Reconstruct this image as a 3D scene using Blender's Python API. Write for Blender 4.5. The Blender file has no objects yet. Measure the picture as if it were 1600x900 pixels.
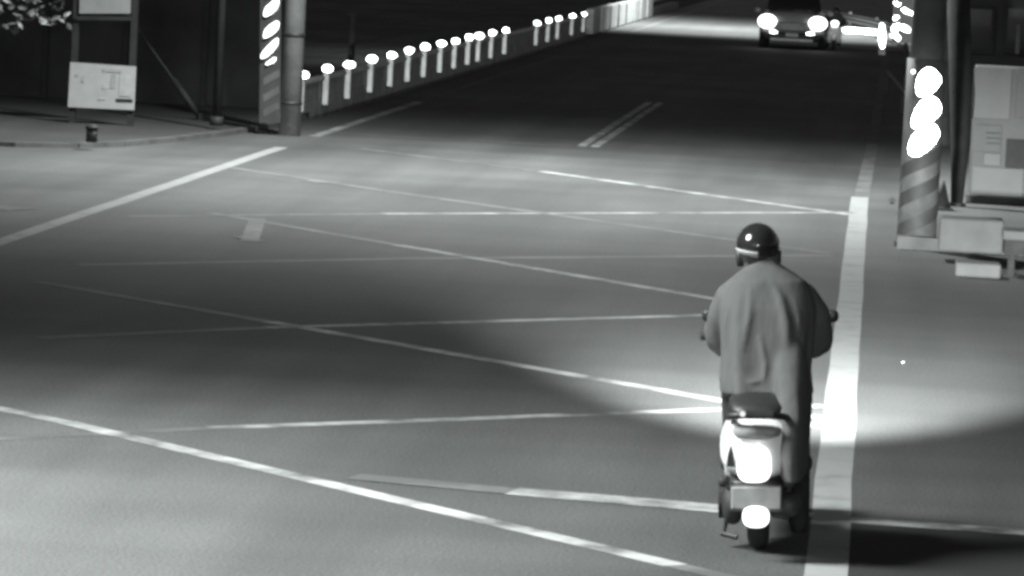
import bpy, bmesh, math, random
from mathutils import Vector, Matrix
C = bpy.context.scene.collection
S = bpy.context.scene
R = math.radians
# ------------------------------------------------------------------ camera
H = 2.9; F = 6536.0
AZ = R(-4.81); PIT = math.atan(561.2/F); ROLL = math.atan(.05)
cf = Vector((math.sin(AZ)*math.cos(PIT), math.cos(AZ)*math.cos(PIT), -math.sin(PIT)))
cr = Vector((math.cos(AZ), -math.sin(AZ), 0)); cu = cr.cross(cf)
cc, cs = math.cos(ROLL), math.sin(ROLL)
cx, cy = cc*cr + cs*cu, cc*cu - cs*cr
cam = bpy.data.objects.new('camera', bpy.data.cameras.new('camera')); C.objects.link(cam)
M4 = Matrix((cx, cy, -cf)).transposed().to_4x4(); M4.translation = (0, 0, H)
cam.matrix_world = M4
cam.data.sensor_width = 36; cam.data.lens = 36*F/1600
cam.data.clip_start = .5; cam.data.clip_end = 3000
S.camera = cam
S.view_settings.view_transform = 'Standard'; S.view_settings.look = 'None'
S.view_settings.exposure = 0; S.view_settings.gamma = 1
S.cycles.filter_width = 3.4                       # a soft surveillance lens
S.cycles.max_bounces = 5
S.cycles.use_denoising = True
# ------------------------------------------------------------------ world: a night sky, monochrome like the camera
W = bpy.data.worlds.new('World'); S.world = W; W.use_nodes = True
nt = W.node_tree; bg = nt.nodes['Background']
sky = nt.nodes.new('ShaderNodeTexSky'); sky.sky_type = 'NISHITA'; sky.sun_disc = False
sky.sun_elevation = R(2); sky.sun_rotation = R(200)
bw = nt.nodes.new('ShaderNodeRGBToBW')
nt.links.new(sky.outputs[0], bw.inputs[0]); nt.links.new(bw.outputs[0], bg.inputs[0])
bg.inputs[1].default_value = .08
def light(name, kind, loc, power, aim=None, col=(.95, 1, .985), **k):
    d = bpy.data.lights.new(name, kind); d.energy = power; d.color = col
    for a, b in k.items(): setattr(d, a, b)
    o = bpy.data.objects.new(name, d); C.objects.link(o); o.location = loc
    if aim is not None:
        o.rotation_euler = (Vector(aim)-Vector(loc)).to_track_quat('-Z', 'Y').to_euler()
    return o
light('ambient_fill', 'SUN', (0, 0, 50), .012, aim=(8, -14, 0), angle=R(.5))  # weak unseen sun lamp added for ambience
# infrared illuminator beside the camera
light('infrared_lamp', 'SPOT', (.12, 0, H+.14), 3600, aim=(-4.4, 52, .0), spot_size=R(17), spot_blend=.7, shadow_soft_size=.05)
# street lamps that make the pools of light on the crossing, and an added deck light, all above the frame
light('street_light_crossing', 'SPOT', (-4.6, 48.5, 8.5), 11500, aim=(-4.6, 48, 0), spot_size=R(140), spot_blend=.8, shadow_soft_size=.25)
light('street_light_near', 'SPOT', (-6.2, 18.6, 5.8), 7800, aim=(-3.4, 19.5, 0), spot_size=R(118), spot_blend=1.0, shadow_soft_size=1.5)
light('added_deck_light', 'SPOT', (-4.8, 136, 9), 9500, aim=(-4.5, 137, 0), spot_size=R(130), spot_blend=.4, shadow_soft_size=.25)  # unseen lamp added in place of headlights lighting the deck

def ray(x, y):
    dx, dy = x-800, y-450
    u = dx*cc + dy*cs; v = -dx*cs + dy*cc
    return cf*F + cr*u - cu*v
def G(x, y, z=0):
    d = ray(x, y); t = (z-H)/d.z
    return Vector((d.x*t, d.y*t, z))
def atY(x, y, Y):
    d = ray(x, y); t = Y/d.y
    return Vector((d.x*t, Y, H+d.z*t))
CAM = Vector((0, 0, H))
# ------------------------------------------------------------------ materials
def mat(name, col, rough=.7, var=.25, scale=6., detail=6., metal=0., bump=0., bscale=None, emit=0., stretch=None, spec=.5, coat=0.):
    m = bpy.data.materials.new(name); m.use_nodes = True
    n = m.node_tree; b = n.nodes['Principled BSDF']
    if not isinstance(col, tuple): col = (col*.985, col, col*.99)
    b.inputs['Roughness'].default_value = rough; b.inputs['Metallic'].default_value = metal
    b.inputs['Specular IOR Level'].default_value = spec
    b.inputs['Coat Weight'].default_value = coat
    tc = n.nodes.new('ShaderNodeTexCoord'); mp = n.nodes.new('ShaderNodeMapping')
    n.links.new(tc.outputs['Object'], mp.inputs[0])
    if stretch: mp.inputs['Scale'].default_value = stretch
    nz = n.nodes.new('ShaderNodeTexNoise'); nz.inputs['Scale'].default_value = scale; nz.inputs['Detail'].default_value = detail
    n.links.new(mp.outputs[0], nz.inputs['Vector'])
    rp = n.nodes.new('ShaderNodeValToRGB')
    rp.color_ramp.elements[0].position = .3; rp.color_ramp.elements[1].position = .7
    rp.color_ramp.elements[0].color = tuple(c*(1-var) for c in col)+(1,)
    rp.color_ramp.elements[1].color = tuple(min(1, c*(1+var)) for c in col)+(1,)
    n.links.new(nz.outputs[0], rp.inputs[0]); n.links.new(rp.outputs[0], b.inputs['Base Color'])
    if bump:
        bn = n.nodes.new('ShaderNodeTexNoise'); bn.inputs['Scale'].default_value = bscale or scale*4; bn.inputs['Detail'].default_value = 4
        n.links.new(mp.outputs[0], bn.inputs['Vector'])
        bp = n.nodes.new('ShaderNodeBump'); bp.inputs['Strength'].default_value = bump; bp.inputs['Distance'].default_value = .02
        n.links.new(bn.outputs[0], bp.inputs['Height']); n.links.new(bp.outputs[0], b.inputs['Normal'])
    if emit:
        b.inputs['Emission Color'].default_value = (1, 1, 1, 1); b.inputs['Emission Strength'].default_value = emit
    return m
def ground_mat(name, col, patch=.35, grain=.25, rough=.85, crack=.0):
    """asphalt / concrete: grain, big worn patches, drawn-out tyre streaks"""
    m = bpy.data.materials.new(name); m.use_nodes = True
    n = m.node_tree; b = n.nodes['Principled BSDF']; b.inputs['Roughness'].default_value = rough; b.inputs['Specular IOR Level'].default_value = .25
    tc = n.nodes.new('ShaderNodeTexCoord')
    def noise(scale, det, st):
        mp = n.nodes.new('ShaderNodeMapping'); mp.inputs['Scale'].default_value = st
        n.links.new(tc.outputs['Object'], mp.inputs[0])
        z = n.nodes.new('ShaderNodeTexNoise'); z.inputs['Scale'].default_value = scale; z.inputs['Detail'].default_value = det
        n.links.new(mp.outputs[0], z.inputs['Vector']); return z.outputs[0]
    def rng(s, lo, hi, a=.3, c=.7):
        r_ = n.nodes.new('ShaderNodeMapRange'); r_.inputs[1].default_value = a; r_.inputs[2].default_value = c
        r_.inputs[3].default_value = lo; r_.inputs[4].default_value = hi; n.links.new(s, r_.inputs[0]); return r_.outputs[0]
    def mul(a, c):
        q = n.nodes.new('ShaderNodeMath'); q.operation = 'MULTIPLY'; n.links.new(a, q.inputs[0]); n.links.new(c, q.inputs[1]); return q.outputs[0]
    p = rng(noise(.35, 5, (1, .45, 1)), 1-patch, 1+patch*.6)
    st = rng(noise(1.6, 4, (1, .05, 1)), 1-patch*.5, 1+patch*.4)
    tr = rng(noise(.9, 3, (.12, 1, 1)), 1-patch*.35, 1+patch*.3)
    g = rng(noise(55, 3, (1, 1, 1)), 1-grain, 1+grain)
    v = mul(mul(p, st), mul(tr, g))
    cm = n.nodes.new('ShaderNodeCombineColor')
    for i, k in enumerate((.98, 1, .99)):
        q = n.nodes.new('ShaderNodeMath'); q.operation = 'MULTIPLY'; q.inputs[1].default_value = col*k
        n.links.new(v, q.inputs[0]); n.links.new(q.outputs[0], cm.inputs[i])
    n.links.new(cm.outputs[0], b.inputs['Base Color'])
    bp = n.nodes.new('ShaderNodeBump'); bp.inputs['Strength'].default_value = .25; bp.inputs['Distance'].default_value = .006
    n.links.new(noise(90, 3, (1, 1, 1)), bp.inputs['Height']); n.links.new(bp.outputs[0], b.inputs['Normal'])
    return m
def paint_mat(name, col, under, lo, hi, scale=2.2):
    """road paint worn through to the asphalt"""
    m = bpy.data.materials.new(name); m.use_nodes = True
    n = m.node_tree; b = n.nodes['Principled BSDF']; b.inputs['Roughness'].default_value = .75; b.inputs['Specular IOR Level'].default_value = .25
    tc = n.nodes.new('ShaderNodeTexCoord')
    z = n.nodes.new('ShaderNodeTexNoise'); z.inputs['Scale'].default_value = scale; z.inputs['Detail'].default_value = 9; z.inputs['Roughness'].default_value = .65
    n.links.new(tc.outputs['Object'], z.inputs['Vector'])
    rp = n.nodes.new('ShaderNodeValToRGB'); rp.color_ramp.elements[0].position = lo; rp.color_ramp.elements[1].position = hi
    rp.color_ramp.elements[0].color = (under*.98, under, under*.99, 1); rp.color_ramp.elements[1].color = (col*.98, col, col*.99, 1)
    n.links.new(z.outputs[0], rp.inputs[0]); n.links.new(rp.outputs[0], b.inputs['Base Color'])
    return m
m_asphalt = ground_mat('asphalt', .105, patch=.33, grain=.38)
m_approach = ground_mat('approach_asphalt', .09, patch=.3)
m_shade = ground_mat('shaded_asphalt', .036, patch=.2)
m_deck = ground_mat('concrete_deck', .26, patch=.2)
m_pave = ground_mat('pavement', .13, patch=.25)
m_shoulder = ground_mat('shoulder', .065, patch=.25)
m_bank = ground_mat('dark_soil', .075, patch=.5)
m_paint = paint_mat('white_paint', .34, .2, .22, .5, 3)
m_oldpaint = paint_mat('old_white_paint', .27, .15, .25, .5, 3)
m_worn = paint_mat('worn_paint', .5, .11, .36, .62)
m_faint = paint_mat('faint_paint', .21, .115, .42, .66)
m_faintdark = paint_mat('faint_paint_dark', .13, .055, .40, .7)
m_conc = mat('concrete', .2, .85, .25, 3, bump=.3)
m_post = mat('whitewash', .75, .8, .2, 6)
m_rpost = mat('reflective_white_paint', .75, .42, .15, 8, metal=.9)
m_wall = mat('weathered_concrete', .09, .9, .35, 2.5, bump=.3)
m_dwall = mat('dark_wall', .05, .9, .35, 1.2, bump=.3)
m_metal = mat('galvanised_steel', .35, .45, .2, 9, metal=.7)
m_dmetal = mat('dark_steel', .05, .5, .3, 9, metal=.3)
m_dull = mat('dull_steel', .024, .7, .3, 6)
m_black = mat('black_plastic', .018, .5, .3, 8, bump=.1)
m_rubber = mat('rubber', .02, .85, .3, 20, bump=.2)
m_retro = mat('reflective_sheeting', .92, .21, .04, 40, metal=1.)
m_lamp = mat('lamp_glass', .9, .2, .02, 10, emit=6)
m_tail = mat('tail_lamp_glass', .9, .2, .02, 10, emit=2.6)
m_dark = mat('black_paint', .02, .35, .3, 5)
m_board = mat('white_board', .44, .5, .06, 7)
m_gboard = mat('grey_board', .3, .6, .12, 5)
m_coat = mat('raincoat', .095, .85, .08, 5, spec=.15, bump=.45, bscale=7, stretch=(1.6, 1.6, .35))
m_trous = mat('dark_trousers', .035, .9, .25, 9, bump=.2, spec=.1)
m_skin = mat('skin', .3, .6, .08, 14)
m_glove = mat('dark_glove', .02, .7, .2, 18)
m_helm = mat('helmet_shell', .018, .16, .1, 5, coat=.6)
m_white = mat('white_bodywork', .8, .3, .05, 5, coat=.5)
m_plate = mat('number_plate', .42, .45, .15, 18)
m_glass = mat('dark_glass', .015, .08, .1, 3, coat=.5)
m_carp = mat('car_paint', .33, .3, .1, 4, coat=.6)
m_leaf = mat('leaf', .14, .5, .3, 4)
m_bark = mat('bark', .05, .9, .4, 8, bump=.4)
m_grey = mat('grey_cabinet', .1, .6, .12, 3)
m_grey2 = mat('light_cabinet_door', .125, .55, .12, 3)
m_stone = mat('pale_stone', .08, .8, .18, 4, bump=.2)
# ------------------------------------------------------------------ helpers
def obj(name, bm, m, parent=None, smooth=False, bevel=0.):
    me = bpy.data.meshes.new(name)
    bmesh.ops.recalc_face_normals(bm, faces=bm.faces)
    bm.to_mesh(me); bm.free()
    o = bpy.data.objects.new(name, me); C.objects.link(o); me.materials.append(m)
    if smooth:
        for p in me.polygons: p.use_smooth = True
    if bevel:
        b = o.modifiers.new('bevel', 'BEVEL'); b.width = bevel; b.segments = 2; b.limit_method = 'ANGLE'
    if parent: o.parent = parent
    return o
def tag(o, label, cat, group=None):
    o['label'] = label; o['category'] = cat
    if group: o['group'] = group
    return o
def empty(name, loc, label, cat, group=None, rz=0):
    o = bpy.data.objects.new(name, None); C.objects.link(o); o.location = loc; o.rotation_euler = (0, 0, rz)
    o.empty_display_size = .1
    return tag(o, label, cat, group)
def struct(o): o['kind'] = 'structure'; return o
def box(bm, x0, x1, y0, y1, z0, z1, mx=None):
    vs = [bm.verts.new(((x0, x1)[i & 1], (y0, y1)[i >> 1 & 1], (z0, z1)[i >> 2 & 1])) for i in range(8)]
    for q in ((0, 2, 3, 1), (4, 5, 7, 6), (0, 1, 5, 4), (2, 6, 7, 3), (0, 4, 6, 2), (1, 3, 7, 5)):
        bm.faces.new([vs[k] for k in q])
    if mx is not None: bmesh.ops.transform(bm, matrix=mx, verts=vs)
    return bm
def B(*a, **k): return box(bmesh.new(), *a, **k)
def tube(bm, pts, rad, n=12, cap=True):
    """swept circle through points; rad is a number or one per point"""
    pts = [Vector(p) for p in pts]; rings = []
    if not hasattr(rad, '__len__'): rad = [rad]*len(pts)
    ref = None
    for i, p in enumerate(pts):
        d = (pts[min(i+1, len(pts)-1)]-pts[max(i-1, 0)]).normalized()
        if ref is None: ref = Vector((0, 0, 1)) if abs(d.z) < .9 else Vector((1, 0, 0))
        a = d.cross(ref).normalized(); b = a.cross(d); ref = b
        rings.append([bm.verts.new(p+(a*math.cos(2*math.pi*k/n)+b*math.sin(2*math.pi*k/n))*rad[i]) for k in range(n)])
    skin(bm, rings, cap); return bm
def skin(bm, rings, cap=True):
    n = len(rings[0])
    for r0, r1 in zip(rings, rings[1:]):
        for k in range(n): bm.faces.new((r0[k], r0[(k+1) % n], r1[(k+1) % n], r1[k]))
    if cap: bm.faces.new(rings[0][::-1]); bm.faces.new(rings[-1])
def T(pts, rad, n=12): return tube(bmesh.new(), pts, rad, n)
def loft(bm, secs, n=20, axis='y', pw=2.4, cap=True):
    """superellipse sections (c0, c1, pos, w, h[, pw]) along an axis; w,h full sizes"""
    rings = []
    for s in secs:
        a0, a1, p, w, h = s[:5]; e = 2/(s[5] if len(s) > 5 else pw); ring = []
        for k in range(n):
            t = 2*math.pi*k/n; ct, st = math.cos(t), math.sin(t)
            a = a0+math.copysign(abs(ct)**e, ct)*w/2; b = a1+math.copysign(abs(st)**e, st)*h/2
            ring.append(bm.verts.new((a, p, b) if axis == 'y' else (a, b, p)))
        rings.append(ring)
    skin(bm, rings, cap); return bm
def L(secs, **k): return loft(bmesh.new(), secs, **k)
def disc(c, nrm, rx, ry, th, n=18):
    bm = bmesh.new(); q = Vector(nrm).to_track_quat('Z', 'Y').to_matrix().to_4x4(); q.translation = c
    r = [[bm.verts.new((math.cos(2*math.pi*k/n)*rx*s, math.sin(2*math.pi*k/n)*ry*s, z)) for k in range(n)] for s, z in ((1, 0), (1, th*.6), (.85, th))]
    skin(bm, r); bmesh.ops.transform(bm, matrix=q, verts=bm.verts); return bm
def poly(pts, z, th=.0):
    bm = bmesh.new(); top = [bm.verts.new((p[0], p[1], z)) for p in pts]; bm.faces.new(top)
    if th:
        lo = [bm.verts.new((p[0], p[1], z-th)) for p in pts]
        for k in range(len(pts)): bm.faces.new((top[k], lo[k], lo[(k+1) % len(pts)], top[(k+1) % len(pts)]))
    return bm
def plate(pts, nrm, th):
    """thin extruded polygon, pts are 3-D"""
    bm = bmesh.new(); nv = Vector(nrm).normalized()*th
    a = [bm.verts.new(p) for p in pts]; b = [bm.verts.new(Vector(p)+nv) for p in pts]
    bm.faces.new(a[::-1]); bm.faces.new(b)
    for k in range(len(pts)): bm.faces.new((a[k], a[(k+1) % len(pts)], b[(k+1) % len(pts)], b[k]))
    return bm
def kids(o): return [c for c in bpy.data.objects if c.parent == o]
def copy_tree(o, parent=None):
    c = o.copy(); C.objects.link(c); c.parent = parent
    for ch in kids(o): copy_tree(ch, c)
    return c
# ------------------------------------------------------------------ ground and roads
struct(obj('ground', poly([(-400, -60), (400, -60), (400, 1500), (-400, 1500)], -1.6), m_bank))
road = struct(obj('road', poly([(-60, -20), (60, -20), (60, 73), (9, 73), (-8.05, 64), (-8.05, 60.5), (-60, 60.5)], 0, .4), m_asphalt))
struct(obj('bridge_approach', poly([(-8.05, 64), (9, 73), (9, 114.2), (-8.05, 122.0)], -.0, .4), m_approach))  # slightly darker asphalt than the crossing
struct(obj('bridge_deck', poly([(-8.05, 122.0), (9, 114.2), (9, 420), (-8.05, 420)], .004, .6), m_deck))
obj('expansion_joint', poly([(-7.9, 121.75), (4, 116.3), (4, 116.5), (-7.9, 121.95)], .014, .012), m_dark, road)
struct(obj('shade_patch', poly([(.0, 12), (12, 12), (12, 20.4), (.0, 21.1)], .001, .1), m_shade))  # shade below the stop line, put into a darker road colour
def strip(name, p, q, w, m, z=.0015):
    p, q = Vector(p).to_2d(), Vector(q).to_2d(); d = (q-p).normalized(); nn = Vector((-d.y, d.x))*w/2
    k = max(1, int((q-p).length/1.5)); bm = bmesh.new(); rows = []
    for i in range(k+1):
        c = p+(q-p)*i/k; j = random.uniform(-.006, .006)
        rows.append([bm.verts.new((*(c+nn+nn.normalized()*j), z)), bm.verts.new((*(c-nn+nn.normalized()*j), z))])
    for a, b in zip(rows, rows[1:]): bm.faces.new((a[0], a[1], b[1], b[0]))
    return obj(name, bm, m, road)
random.seed(3)
strip('edge_line', (-.1, 12), (-.1, 48.6), .2, m_paint)
strip('edge_line', (-.08, 48.7), (.02, 62), .17, m_faint)
strip('edge_line', (.02, 62.1), (.25, 112), .17, m_faintdark, .008)
strip('edge_line', (-7.4, 30), (-7.42, 52.4), .17, m_oldpaint)
strip('edge_line', (-7.42, 55.5), (-7.4, 68), .15, m_worn)
strip('edge_line', (-7.4, 68.1), (-7.3, 118), .14, m_faintdark)
strip('edge_line', (-7.3, 124), (-7.4, 300), .16, m_paint, .0075)
strip('centre_line', (-3.93, 56.7), (-3.9, 73), .12, m_worn)
strip('centre_line', (-3.74, 56.7), (-3.71, 73), .12, m_worn)
for i, (a, b, c, mt) in enumerate((((-10, 686), (330, 669), (1290, 634), m_worn), ((60, 528), (420, 512), (1300, 487), m_worn), ((120, 414), (640, 404), (1300, 399), m_faint), ((200, 338), (600, 334), (1330, 332), m_worn))):
    p, q, e = G(*a), G(*b), G(*c)
    strip('hatch_line', p, q, .12, m_faint); strip('hatch_line', q, e, .135, mt)
for i, (a, b, c, mt) in enumerate((((-140, 610), (100, 660), (1055, 884), m_worn), ((60, 441), (420, 503), (1290, 655), m_worn), ((330, 333), (620, 383), (1290, 497), m_worn), ((360, 262), (640, 304), (1300, 397), m_faint), ((560, 232), (845, 268), (1330, 336), m_worn))):
    p, q, e = G(*a), G(*b), G(*c)
    strip('hatch_line', p, q, .13, m_worn if i == 0 else m_faint, .003); strip('hatch_line', q, e, .15, mt, .003)
strip('hatch_line', G(1055, 884), G(1150, 906), .14, m_faint, .003)
strip('stop_line', (-2.6, 21.6), (-1.75, 21.4), .24, m_faint, .0045)
strip('stop_line', (-1.75, 21.4), (-.2, 21.13), .3, m_worn, .0045)
strip('stop_line', (0, 21.1), (1.6, 20.98), .22, m_worn, .0045)
strip('stop_line', (-.35, 25.2), (-.2, 25.2), .25, m_worn, .0045)
strip('box_border_line', (-7.3, 56.5), (-4.0, 56.55), .2, m_faint, .0045)
strip('box_border_line', (-6.2, 46.0), (-5.9, 45.8), .3, m_faint, .0045)
strip('worn_arrow', G(390, 378), G(402, 342), .16, m_faint, .0045)
strip('worn_arrow', G(381, 374), G(397, 374), .5, m_faint, .006)
strip('worn_stripe', G(-20, 326), G(28, 324), .5, m_faint, .0045)
# left footway with kerb stones
KP = [(-60, 49.0), (-10.2, 49.3), (-9.5, 49.75), (-9.1, 50.6), (-8.75, 52.3), (-8.4, 54.8), (-8.2, 57.2), (-8.15, 60.0)]
foot = struct(obj('footway', poly([(x-.12, y+.1) for x, y in KP]+[(-8.3, 61.4), (-60, 61.4)], .05, .5), m_shoulder))
def kerb(pts, parent, w=.14, h=.12, m=m_wall):
    for p, q in zip(pts, pts[1:]):
        p, q = Vector(p), Vector(q); n = max(1, round((q-p).length/1.0))
        for i in range(n):
            a = p+(q-p)*(i+.008)/n; b = p+(q-p)*(i+.992)/n; d = (b-a).normalized(); nn = Vector((-d.y, d.x))*w
            bm = poly([a, b, b+nn, a+nn], h+random.uniform(-.004, .004), h+.2)
            obj('kerb_stone', bm, m, parent)
kerb([(-14, 49.28)]+KP[1:], foot, h=.06)
pave = struct(obj('pavement', poly([(.32, 40.6), (30, 38.2), (30, 62), (.55, 62)], .1, .4), m_pave))
kerb([(.86, 40.52), (.3, 40.55), (.36, 48), (.52, 62)][::-1], pave, m=mat('kerb', .075, .9, .3, 4))
# ------------------------------------------------------------------ left bridge guard rail with a reflector on every post
RF = [(478,117),(516,107),(550,101),(585,92),(616,86),(643,79),(668,73),(693,68),(715,64),(736,58),(752,56),(772,51),(793,47),(842,36),(860,32),(875,29),(897,25),(915,22),(932,18),(955,11),(970,8),(1000,0)]
GX = -8.2
def on_rail(x, y):
    d = ray(x, y); t = GX/d.x; return Vector((GX, d.y*t, H+d.z*t))
rp = [on_rail(*p) for p in RF]
m_infill = mat('pale_concrete', .4, .85, .3, 2.5, bump=.2)
gr = empty('bridge_guardrail', (GX, 60, 0), 'low bridge railing on the left with white posts and a row of bright round reflectors', 'railing')
def rel(bm, o):
    bmesh.ops.translate(bm, vec=-o.location, verts=bm.verts); return bm
def gobj(name, bm, m, o, **k): return obj(name, rel(bm, o), m, o, **k)
y0, y1 = rp[0].y-.6, rp[-1].y+30
gobj('base_wall', B(GX-.42, GX-.105, y0, y1, -.4, .2), m_infill, gr, bevel=.015)
gobj('top_beam', B(GX-.2, GX-.06, y0, y1, .475, .54), m_post, gr, bevel=.02)
for i in range(26):
    a = y0+.3+i*2.75
    if a > 117: break
    gobj('infill_panel', B(GX-.18, GX-.11, a, a+2.7, .2, .47), m_infill, gr, bevel=.01)
for p in rp:
    po = gobj('post', B(GX-.1, GX+.0, p.y-.07, p.y+.07, .1, p.z-.055), m_rpost, gr, bevel=.012)
    obj('reflector', rel(disc(Vector((GX-.03, p.y-.08, p.z)), CAM-p, .10*random.uniform(.86, 1.08), .07*random.uniform(.85, 1.05), .02), gr), m_retro, po)
for i in range(8):
    a = 119.5+i*4.0
    gobj('parapet_block', B(GX-.12, GX+.1, a, a+3.0, .0, .72), m_post, gr, bevel=.02)
# faint post beyond the railing
p = atY(548, 105, 75); q = atY(550, 25, 75)
o = empty('marker_post', (p.x, 75, -1.6), 'faint slim dark post standing behind the bridge railing', 'post')
gobj('shaft', T([(p.x, 75, -1.6), (p.x, 75, q.z)], .06), m_wall, o)
gobj('cap', T([(p.x, 75, q.z), (p.x, 75, q.z+.06)], .1), m_wall, o)
# ------------------------------------------------------------------ left utility pole with striped hazard board
PB = G(452, 212); PB.z = 0
o = empty('utility_pole', PB, 'tall grey concrete utility pole at the left corner with a striped hazard board', 'pole')
gobj('shaft', T([PB+Vector((0, 0, -.2)), PB+Vector((0, 0, 3)), PB+Vector((0, 0, 9))], [.15, .14, .12], 24), m_conc, o, smooth=True)
gobj('strap', T([PB+Vector((0, 0, 1.32)), PB+Vector((0, 0, 1.37))], .155, 24), m_dmetal, o, smooth=True)
gobj('strap', T([PB+Vector((0, 0, .42)), PB+Vector((0, 0, .46))], .158, 24), m_dmetal, o, smooth=True)
YB = PB.y-.12
def board_pt(x, y): return atY(x, y, YB)
fv = Vector((.11, -1, .02)).normalized()
bd = gobj('hazard_board', plate([board_pt(x, y) for x, y in ((405, 192), (438, 192), (440, -60), (407, -60))], -fv, .02), mat('board_back', .045, .6, .2, 6), o)
def facing(px, Y):
    """a thin plate square to the line of sight of the traffic"""
    for _ in range(2):                                         # round the corners
        px = [(p[0]*a+q[0]*(1-a), p[1]*a+q[1]*(1-a)) for p, q in zip(px, tuple(px[1:])+tuple(px[:1])) for a in (.75, .25)]
    px = list(px); pts = [atY(x, y, Y) for x, y in px]; c = sum(pts, Vector())/len(pts); nv = (CAM-c).normalized()
    pts = [CAM+(q-CAM)*((c-CAM).dot(nv)/(q-CAM).dot(nv)) for q in pts]
    return plate(pts, nv, .01)
def para(x0, x1, y, dy, h): return [(x0, y), (x1, y-dy), (x1+1, y-dy+h), (x0+.5, y+h)]
for px in (((412, -8), (414, -18), (424, -28), (435, -38), (437, -24), (430, -12), (416, -3)), ((411, 24), (414, 12), (424, 3), (435, -8), (437, 5), (430, 18), (416, 27)),
           ((410, 59), (413, 47), (422, 38), (435, 30), (437, 42), (430, 51), (417, 60)), ((406, 91), (410, 80), (424, 66), (435, 57), (435, 70), (424, 84), (412, 92)), ((414, 100), (420, 95), (431, 88), (432, 94), (426, 99), (416, 102))):
    obj('reflective_stripe', rel(facing(px, YB-.03), o), m_retro, bd)
for yy in (112, 138, 162):
    pts = [board_pt(*q) for q in para(411, 436, yy+10, 14, 12)]
    obj('painted_stripe', rel(plate(pts, fv, .008), o), m_wall, bd)
# ------------------------------------------------------------------ information boards on two posts
YS = 54.6
o = empty('notice_sign', G(160, 208, .1), 'white notice board with a smaller grey board above on two thin posts at the left', 'sign')
for x0, x1 in ((118, 112), (207, 203)):
    a = atY(x0, -60, YS+.06); b = atY(x1, 205, YS+.06)
    gobj('post', B(b.x-.04, b.x+.04, YS+.02, YS+.1, .0, a.z+.6), m_dull, o)
def sboard(name, px, m, th=.025):
    return gobj(name, plate([atY(x, y, YS) for x, y in px], (.15, -1, 0), th), m, o)
sb = sboard('notice_board', ((106, 167), (210, 172), (213, 104), (110, 97)), m_board)
sboard('header_board', ((124, 21), (204, 21), (206, -60), (126, -60)), m_gboard)
sboard('cross_bar', ((118, 31), (205, 32), (205, 26), (118, 25)), m_dull)
def mark(px, m):
    obj('printed_mark', rel(plate([atY(x, y, YS-.03) for x, y in px], (.15, -1, 0), .004), o), m, sb)
m_print = mat('faded_print', .36, .6, .2, 9); m_ink = mat('black_print', .02, .6, .1, 9)
mark(((181, 159), (207, 160), (207, 155), (181, 154)), m_ink)
m_print2 = mat('fainter_print', .44, .6, .15, 9)
for px in (((160, 112), (190, 114), (190, 109), (160, 107)), ((172, 138), (180, 138), (181, 116), (175, 116)), ((117, 119), (122, 120), (123, 115), (118, 115)), ((127, 129), (131, 129), (132, 119), (128, 119))): mark(px, m_print)
for px in (((186, 150), (204, 151), (205, 118), (188, 117)), ((152, 156), (164, 156), (170, 140), (160, 140)), ((160, 139), (170, 139), (171, 131), (161, 131))): mark(px, m_print2)
# stub bollard on the footway
p = G(143, 222, .1)
o = empty('bollard', p, 'short dark bollard on the footway under the white notice board', 'bollard')
gobj('body', T([p, p+Vector((0, 0, .16))], .07), m_black, o, smooth=True)
gobj('cap', T([p+Vector((0, 0, .16)), p+Vector((0, 0, .19)), p+Vector((0, 0, .215))], [.085, .08, .03]), m_dull, o, smooth=True)
# guy wire guard and thin pole
a = atY(322, 196, 57.3); b = atY(228, 64, 57.3); d = b-a
o = empty('guy_wire', a, 'slanting guy wire with thick guard tube left of the utility pole', 'guy wire')
gobj('guard_tube', T([a, a+d*.55], .045), m_dull, o, smooth=True)
gobj('wire', T([a+d*.5, a+d*3.5], .018, 6), m_dull, o)
gobj('anchor', B(a.x-.1, a.x+.1, 57.2, 57.4, 0, .14), m_wall, o, bevel=.02)
a = G(338, 196, .1)
o = empty('thin_pole', a, 'thin faint pole between the guy wire and the hazard board', 'pole')
gobj('shaft', T([a, a+Vector((0, 0, 5))], [.06, .045], 12), m_dull, o, smooth=True)
gobj('base_collar', T([a, a+Vector((0, 0, .12))], .09, 12), m_dull, o, smooth=True)
# dark panel fence added behind the sign to catch light in the void
o = empty('added_panel_fence', (-12, 61.6, 0), 'dark panel fence added in the dark behind the notice sign', 'fence')
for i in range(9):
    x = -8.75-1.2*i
    gobj('added_panel', B(x-1.16, x, 61.6, 61.66, .06, 2.6+random.uniform(-.02, .02)), m_dwall, o)
    gobj('added_fence_post', B(x-.04+.02, x+.06, 61.56, 61.7, 0, 2.7), m_dull, o)
# tree at the far left: pale leaves hang into the frame
o = empty('street_tree', (-11.6, 52.2, .1), 'tree with pale hanging leaves at the upper left corner', 'tree')
random.seed(11)
tp = Vector((-11.6, 52.2, .1))
gobj('trunk', T([tp, tp+Vector((.05, 0, 1)), tp+Vector((.15, .1, 2.2)), tp+Vector((.2, 0, 3.6))], [.14, .11, .1, .05]), m_bark, o, smooth=True)
ends = []
for (dx, dy, dz) in ((1.5, .1, 2.0), (.9, -.4, 2.15), (1.2, .3, 2.5), (-.9, .3, 2.8), (.3, .8, 3.4), (-.4, -.6, 3.3)):
    s = tp+Vector((.12, .05, 1.7+random.random()*.5)); e = tp+Vector((dx, dy, dz))
    mid = (s+e)/2+Vector((0, 0, .22)); ends.append((s, mid, e))
    gobj('limb', T([s, mid, e], [.045, .03, .012], 8), m_bark, o, smooth=True)
lm = bmesh.new()
ring = [(0, 0), (.03, .028), (.07, .034), (.11, .02), (.14, 0), (.11, -.02), (.07, -.034), (.03, -.028)]
vv = [lm.verts.new((x, y, .012*math.sin(x*22)-abs(y)*.25)) for x, y in ring]; mv = [lm.verts.new((x, 0, .01)) for x in (.04, .09)]
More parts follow.
